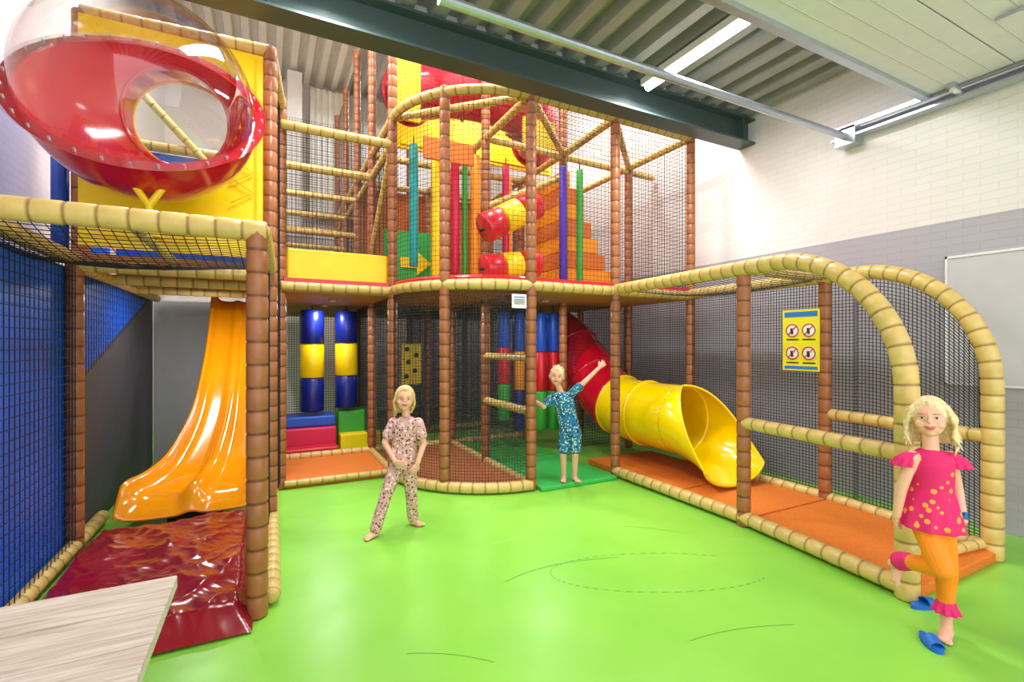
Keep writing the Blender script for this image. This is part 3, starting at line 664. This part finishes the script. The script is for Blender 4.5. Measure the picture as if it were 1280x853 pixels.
def foot(F,a,fd,s=1,k='skin'):
    a=V(a); fd=V(fd).normalized(); up=V((0,0,1)); sd=fd.cross(up).normalized(); up=sd.cross(fd)
    F.cap(a,a-up*.02*s-fd*.012*s,.027*s,.026*s,k)
    F.cap(a-up*.022*s,a-up*.034*s+fd*.085*s,.026*s,.018*s,k); F.cap(a-up*.03*s+sd*.012*s,a-up*.036*s+fd*.09*s+sd*.012*s,.018*s,.016*s,k); F.cap(a-up*.03*s-sd*.012*s,a-up*.038*s+fd*.085*s-sd*.015*s,.018*s,.014*s,k)
    for i in range(5):
        o=(i-2); b0=a-up*.04*s+fd*(.098-.006*abs(i-1)*.7-.003*i)*s+sd*o*.0125*s; F.cap(b0,b0+fd*.017*s,.0085*s if i else .011*s,.0072*s,k)
def head(F,name,parent,h,B,s,hair='hair',style='short'):
    R_,Fw,U=B; h=V(h); q=lambda r,f,u:h+R_*r*s+Fw*f*s+U*u*s
    E=lambda r,f,u,rad,k,w=0:F.ell(q(r,f,u),B,tuple(x*s for x in rad),k,w)
    E(0,-.005,.01,(.072,.086,.09),'skin'); E(0,.018,-.04,(.056,.062,.056),'skin'); E(0,.05,-.076,(.021,.022,.017),'skin'); 
    for r in (-1,1): E(.034*r,.048,-.03,(.026,.026,.026),'skin'); E(.075*r,-.005,-.01,(.01,.018,.025),'skin')
    E(0,.089,-.014,(.010,.011,.011),'skin'); E(0,.083,.006,(.007,.010,.020),'skin')
    for r in (-1,0,1): E(.011*r,.0775-.002*abs(r),-.0465+.003*abs(r),(.010,.0065,.004),'lip',.0014)
    E(0,.0765,-.053,(.013,.0070,.0038),'lip',.0012)
    E(0,-.017,.024,(.079,.086,.085),hair,.002)
    E(0,-.03,-.01,(.075,.07,.08),hair)
    for i in range(9): 
        a=-1+i*.25; E(a*.058,.050-abs(a)*.035,.076-abs(a)*.028,(.017,.021,.017),hair)
    rnd=random.Random(len(name)+len(style))
    if style=='short':
        for i in range(46):
            th=rnd.uniform(0,6.28); ph=rnd.uniform(.0,1.0); r_=math.sin(ph)*.075; 
            x_,f_,u_=r_*math.cos(th),-.012+r_*math.sin(th),.024+math.cos(ph)*.082
            F.cap(q(x_,f_,u_-.008),q(x_*1.12,f_*1.1+.004,u_+rnd.uniform(.008,.018)),.008*s,.004*s,hair)
    elif style=='long':
        for r,n_,ln in ((-1,9,.17),(1,6,.10)):
            for i in range(n_):
                y0=.022-i*.012; l=ln+rnd.uniform(-.03,.02)
                p0=q(r*.070,y0,.035); p1=q(r*(.080+rnd.uniform(0,.006)),y0-.014,-.04); p2=q(r*(.07+rnd.uniform(-.012,.012)),y0-.01,-l*.85)
                F.cap(p0,p1,.011*s,.010*s,hair); F.cap(p1,p2,.010*s,.005*s,hair)
        for i in range(9):
            a=-1+i*.25; F.cap(q(a*.06,-.075+abs(a)*.03,.02),q(a*.06,-.08+abs(a)*.03,-.12),.018*s,.012*s,hair)
    else:
        for r in (-1,1):
            for i in range(13):
                y0=.03-i*.010; l=.16+rnd.uniform(-.04,.03)
                p0=q(r*.068,y0,.045); p1=q(r*(.088+rnd.uniform(0,.014)),y0-.012,-.03+rnd.uniform(-.01,.01)); p2=q(r*(.094+rnd.uniform(-.018,.010)),y0-.016,-l*.6); p3=q(r*(.098+rnd.uniform(-.022,.02)),y0-.01,-l)
                F.cap(p0,p1,.012*s,.010*s,hair); F.cap(p1,p2,.009*s,.008*s,hair); F.cap(p2,p3,.008*s,.003*s,hair)
        for i in range(11):
            a=-1+i*.2; F.cap(q(a*.07,-.085+abs(a)*.03,.02),q(a*.085,-.085+abs(a)*.03,-.13),.02*s,.013*s,hair)
        for i in range(20):
            a=rnd.uniform(-1,1); F.cap(q(a*.07,rnd.uniform(-.06,.02),.05),q(a*.098,rnd.uniform(-.05,0),rnd.uniform(-.02,.06)),.010*s,.004*s,hair)
    b=MB()
    for r in (-1,1):
        c=q(.029*r,.0665,.002)
        def sp_(c,rad,k):
            b.grid(lambda u,v:c+R_*rad[0]*s*math.sin(math.pi*v)*math.cos(2*math.pi*u)+Fw*(rad[1]*s*math.cos(math.pi*v))+U*rad[2]*s*math.sin(math.pi*v)*math.sin(2*math.pi*u),16,10,k,closed_u=True)
        sp_(c,(.0115,.0130,.0055),'eyew'); sp_(c+Fw*.0088*s,(.0058,.0055,.0050),'iris'); sp_(c+Fw*.012*s,(.0028,.003,.0028),'pupil')
        b.tube([q(.016*r,.0815,.021),q(.029*r,.078,.0245),q(.042*r,.069,.020)],.0022*s,'brow',6)
        b.tube([q(.018*r,.078,.005),q(.029*r,.080,.0092),q(.041*r,.070,.005)],.0016*s,'brow',6)
    b.obj('face_details',parent,smooth=True)
CR=V((.891,-.454,0)); CF=V((.454,.891,0))
def basis(o,tilt=0):
    t=-V((o.x,o.y,0)).normalized(); r=V((-t.y,t.x,0)); u=V((0,0,1))
    m=Matrix.Rotation(tilt,3,t); return (m@r,t,m@u)
# --- girl in floral pyjamas
root_g=empty('girl'); o=V((.921,3.863,0))
J=lambda r,t,z:o+CR*r-CF*t+V((0,0,z))
B=basis(o); F=Fig()
head(F,'girl',root_g,J(.075,.02,1.065),basis(o,tilt=-.06),.97,'hair','long')
F.cap(J(.08,0,.9),J(.078,.0,.99),.034,.032,'skin')
F.loft([(J(.055,0,.50),.105,.085),(J(.06,0,.58),.110,.086),(J(.068,0,.68),.097,.076),(J(.075,0,.78),.10,.078),(J(.08,0,.85),.112,.076),(J(.08,0,.885),.10,.066),(J(.08,0,.915),.045,.045)],B,'floral')
for r,e1,h1,hd_ in ((-1,(-.085,.02,.71),(.02,.12,.585),(.11,.02,-.05)),(1,(.225,.0,.70),(.19,.08,.56),(-.05,.03,-.1))):
    sh=(.08+.10*r,0,.865)
    F.cap(J(*sh),J(*[sh[i]+(e1[i]-sh[i])*.6 for i in range(3)]),.042,.045,'floral'); F.cap(J(*sh),J(*e1),.032,.026,'skin'); F.cap(J(*e1),J(*h1),.026,.019,'skin')
    hand(F,J(*h1),(CR*hd_[0]-CF*hd_[1]+V((0,0,hd_[2]))),-B[1]*1.0+B[0]*-r*.5,side=r,s=.92)
for hp,kn,an,fd in (((.01,0,.53),(-.06,.09,.30),(-.125,.13,.07),(-.55,.8)),((.105,0,.53),(.115,-.03,.30),(.11,-.12,.07),(.85,.45))):
    F.cap(J(*hp),J(*kn),.064,.048,'floral'); F.cap(J(*kn),J(*an),.048,.046,'floral')
    foot(F,J(an[0],an[1],.052),CR*fd[0]-CF*fd[1],.95)
F.build('body',root_g)
# --- girl in pink top, one foot propped against the arch post
root_p=empty('girl'); o=V((3.108,1.184,0)); J=lambda r,t,z:o+CR*r-CF*t+V((0,0,z)); B=basis(o)
F=Fig(); head(F,'girl2',root_p,J(-.085,.0,1.125),basis(o,tilt=.05),1.0,'hair2','wavy')
F.cap(J(-.08,0,.95),J(-.083,0,1.05),.036,.033,'skin')
F.loft([(J(-.075,0,.68),.088,.075),(J(-.075,0,.78),.088,.074),(J(-.078,0,.88),.092,.075),(J(-.08,0,.93),.082,.064),(J(-.08,0,.958),.048,.048)],B,'pinktop')
F.loft([(J(-.075,0,.76),.088,.074),(J(-.075,0,.68),.106,.086),(J(-.078,0,.60),.126,.104),(J(-.08,0,.555),.132,.112)],B,'pinktop',ruf=.06)
for r in (-1,1):
    sh=J(-.08+.095*r,0,.925)
    F.loft([(sh+V((0,0,.02)),.025,.03),(sh+B[0]*.025*r+V((0,0,-.01)),.042,.043),(sh+B[0]*.038*r+V((0,0,-.055)),.054,.052)],B,'pinkfrill',ruf=.14)
for r,e1,h1,hd_ in ((-1,(-.21,-.03,.74),(-.215,-.05,.60),(.03,-.06,-.1)),(1,(.065,-.01,.745),(.04,.05,.61),(-.05,.02,-.1))):
    sh=(-.08+.095*r,0,.92); F.cap(J(*sh),J(*e1),.031,.026,'skin'); F.cap(J(*e1),J(*h1),.026,.019,'skin')
    hand(F,J(*h1),(CR*hd_[0]-CF*hd_[1]+V((0,0,hd_[2]))),-B[1]*.3-B[0]*r,side=r,s=.95,curl=1.1)
F.cap(J(.046,.042,.634),J(.045,.044,.626),.024,.024,'tropic')
F.ell(J(-.07,0,.57),B,(.095,.085,.08),'legging')
F.cap(J(-.035,0,.56),J(-.018,.02,.35),.064,.048,'legging'); F.cap(J(-.018,.02,.35),J(-.004,.0,.17),.048,.036,'legging')
F.loft([(J(-.003,0,.185),.038,.038),(J(-.002,0,.15),.048,.048),(J(0,0,.12),.058,.058)],B,'pinkfrill',ruf=.16); F.cap(J(0,0,.16),J(0,0,.065),.026,.025,'skin')
foot(F,J(0,0,.054),(B[1]-B[0]*.1),1.0)
F.cap(J(-.105,0,.56),J(-.118,.11,.395),.064,.052,'legging'); F.cap(J(-.118,.11,.395),J(-.140,-.07,.35),.050,.038,'legging')
F.cap(J(-.141,-.07,.35),J(-.146,-.105,.335),.046,.05,'pinkfrill'); F.cap(J(-.145,-.10,.338),J(-.15,-.15,.305),.026,.025,'skin')
foot(F,J(-.15,-.155,.30),V((-CR*.3+V((0,0,-.95)))),.95)
F.build('body',root_p)
# --- boy
root_b=empty('boy'); o=V((2.84,4.26,.045)); J=lambda r,t,z:o+CR*r-CF*t+V((0,0,z)); B=basis(o)
F=Fig(); head(F,'boy',root_b,J(-.125,.03,1.115),basis(o,tilt=-.15),.98,'hair2','short')
F.cap(J(-.085,0,.95),J(-.115,.01,1.03),.034,.032,'skin')
F.loft([(J(.02,0,.50),.11,.088),(J(.012,0,.58),.108,.086),(J(-.02,0,.72),.104,.08),(J(-.05,0,.84),.112,.08),(J(-.07,0,.90),.11,.07),(J(-.083,0,.945),.05,.05)],B,'tropic')
for sh,e1,h1 in (((-.17,0,.89),(-.26,.02,.79),(-.35,-.02,.845)),((.03,0,.92),(.18,.02,1.06),(.33,-.02,1.20))):
    F.cap(J(*sh),J(*[sh[i]+(e1[i]-sh[i])*.55 for i in range(3)]),.043,.048,'tropic'); F.cap(J(*sh),J(*e1),.033,.027,'skin'); F.cap(J(*e1),J(*h1),.027,.019,'skin')
    dd=V(h1)-V(e1); hand(F,J(*h1),CR*dd[0]-CF*dd[1]+V((0,0,dd[2])),CF,side=1,s=.95,curl=.6)
for hp,kn,an,fd in (((-.03,0,.52),(-.055,.02,.29),(-.045,-.02,.06),(-.2,1)),((.075,0,.52),(.07,.02,.29),(.07,-.02,.06),(.3,1))):
    F.cap(J(*hp),J(*[hp[i]+(kn[i]-hp[i])*.75 for i in range(3)]),.066,.066,'tropic'); F.cap(J(*hp),J(*kn),.05,.04,'skin'); F.cap(J(*kn),J(*an),.038,.025,'skin'); foot(F,J(an[0],an[1],.054),CR*fd[0]-CF*fd[1],.98)
F.build('body',root_b)
# slippers
def slipper(p,ang):
    b=MB(); ca,sa=math.cos(ang),math.sin(ang)
    def W(l,w,z): return V((p[0]+l*ca-w*sa,p[1]+l*sa+w*ca,z))
    outline=[]
    for i in range(28):
        a=2*math.pi*i/28; outline.append(W(.085*math.cos(a),(.034+.007*math.cos(a))*math.sin(a),.0))
    b.prism(outline,(0,0,.022),'slipper')
    b.grid(lambda u,v:W(.0+.06*v,(.039-.005*v)*math.cos(math.pi*u),.015+.045*math.sin(math.pi*u)*(1-.35*v)),16,6,'slipper')
    o=b.obj('slipper'); sm=o.modifiers.new('t','SOLIDIFY'); sm.thickness=.005; return o
slipper((2.945,1.185),-2.3); slipper((3.33,1.37),-.3)
# ---------------------------------------------------------------- camera, world
cd=bpy.data.cameras.new('camera'); cam=bpy.data.objects.new('camera',cd); S.collection.objects.link(cam); S.camera=cam
cam.location=(0,0,1.5); cam.rotation_euler=(math.pi/2,0,-math.radians(27)); cd.sensor_width=36; cd.lens=36*600/1280; cd.shift_y=3.5/1280; cd.clip_start=.05
w=bpy.data.worlds.new('world'); S.world=w; w.use_nodes=True; bg=w.node_tree.nodes['Background']; bg.inputs[0].default_value=(1,.97,1,1); bg.inputs[1].default_value=2.0
S.view_settings.view_transform='Standard'; S.view_settings.exposure=.35
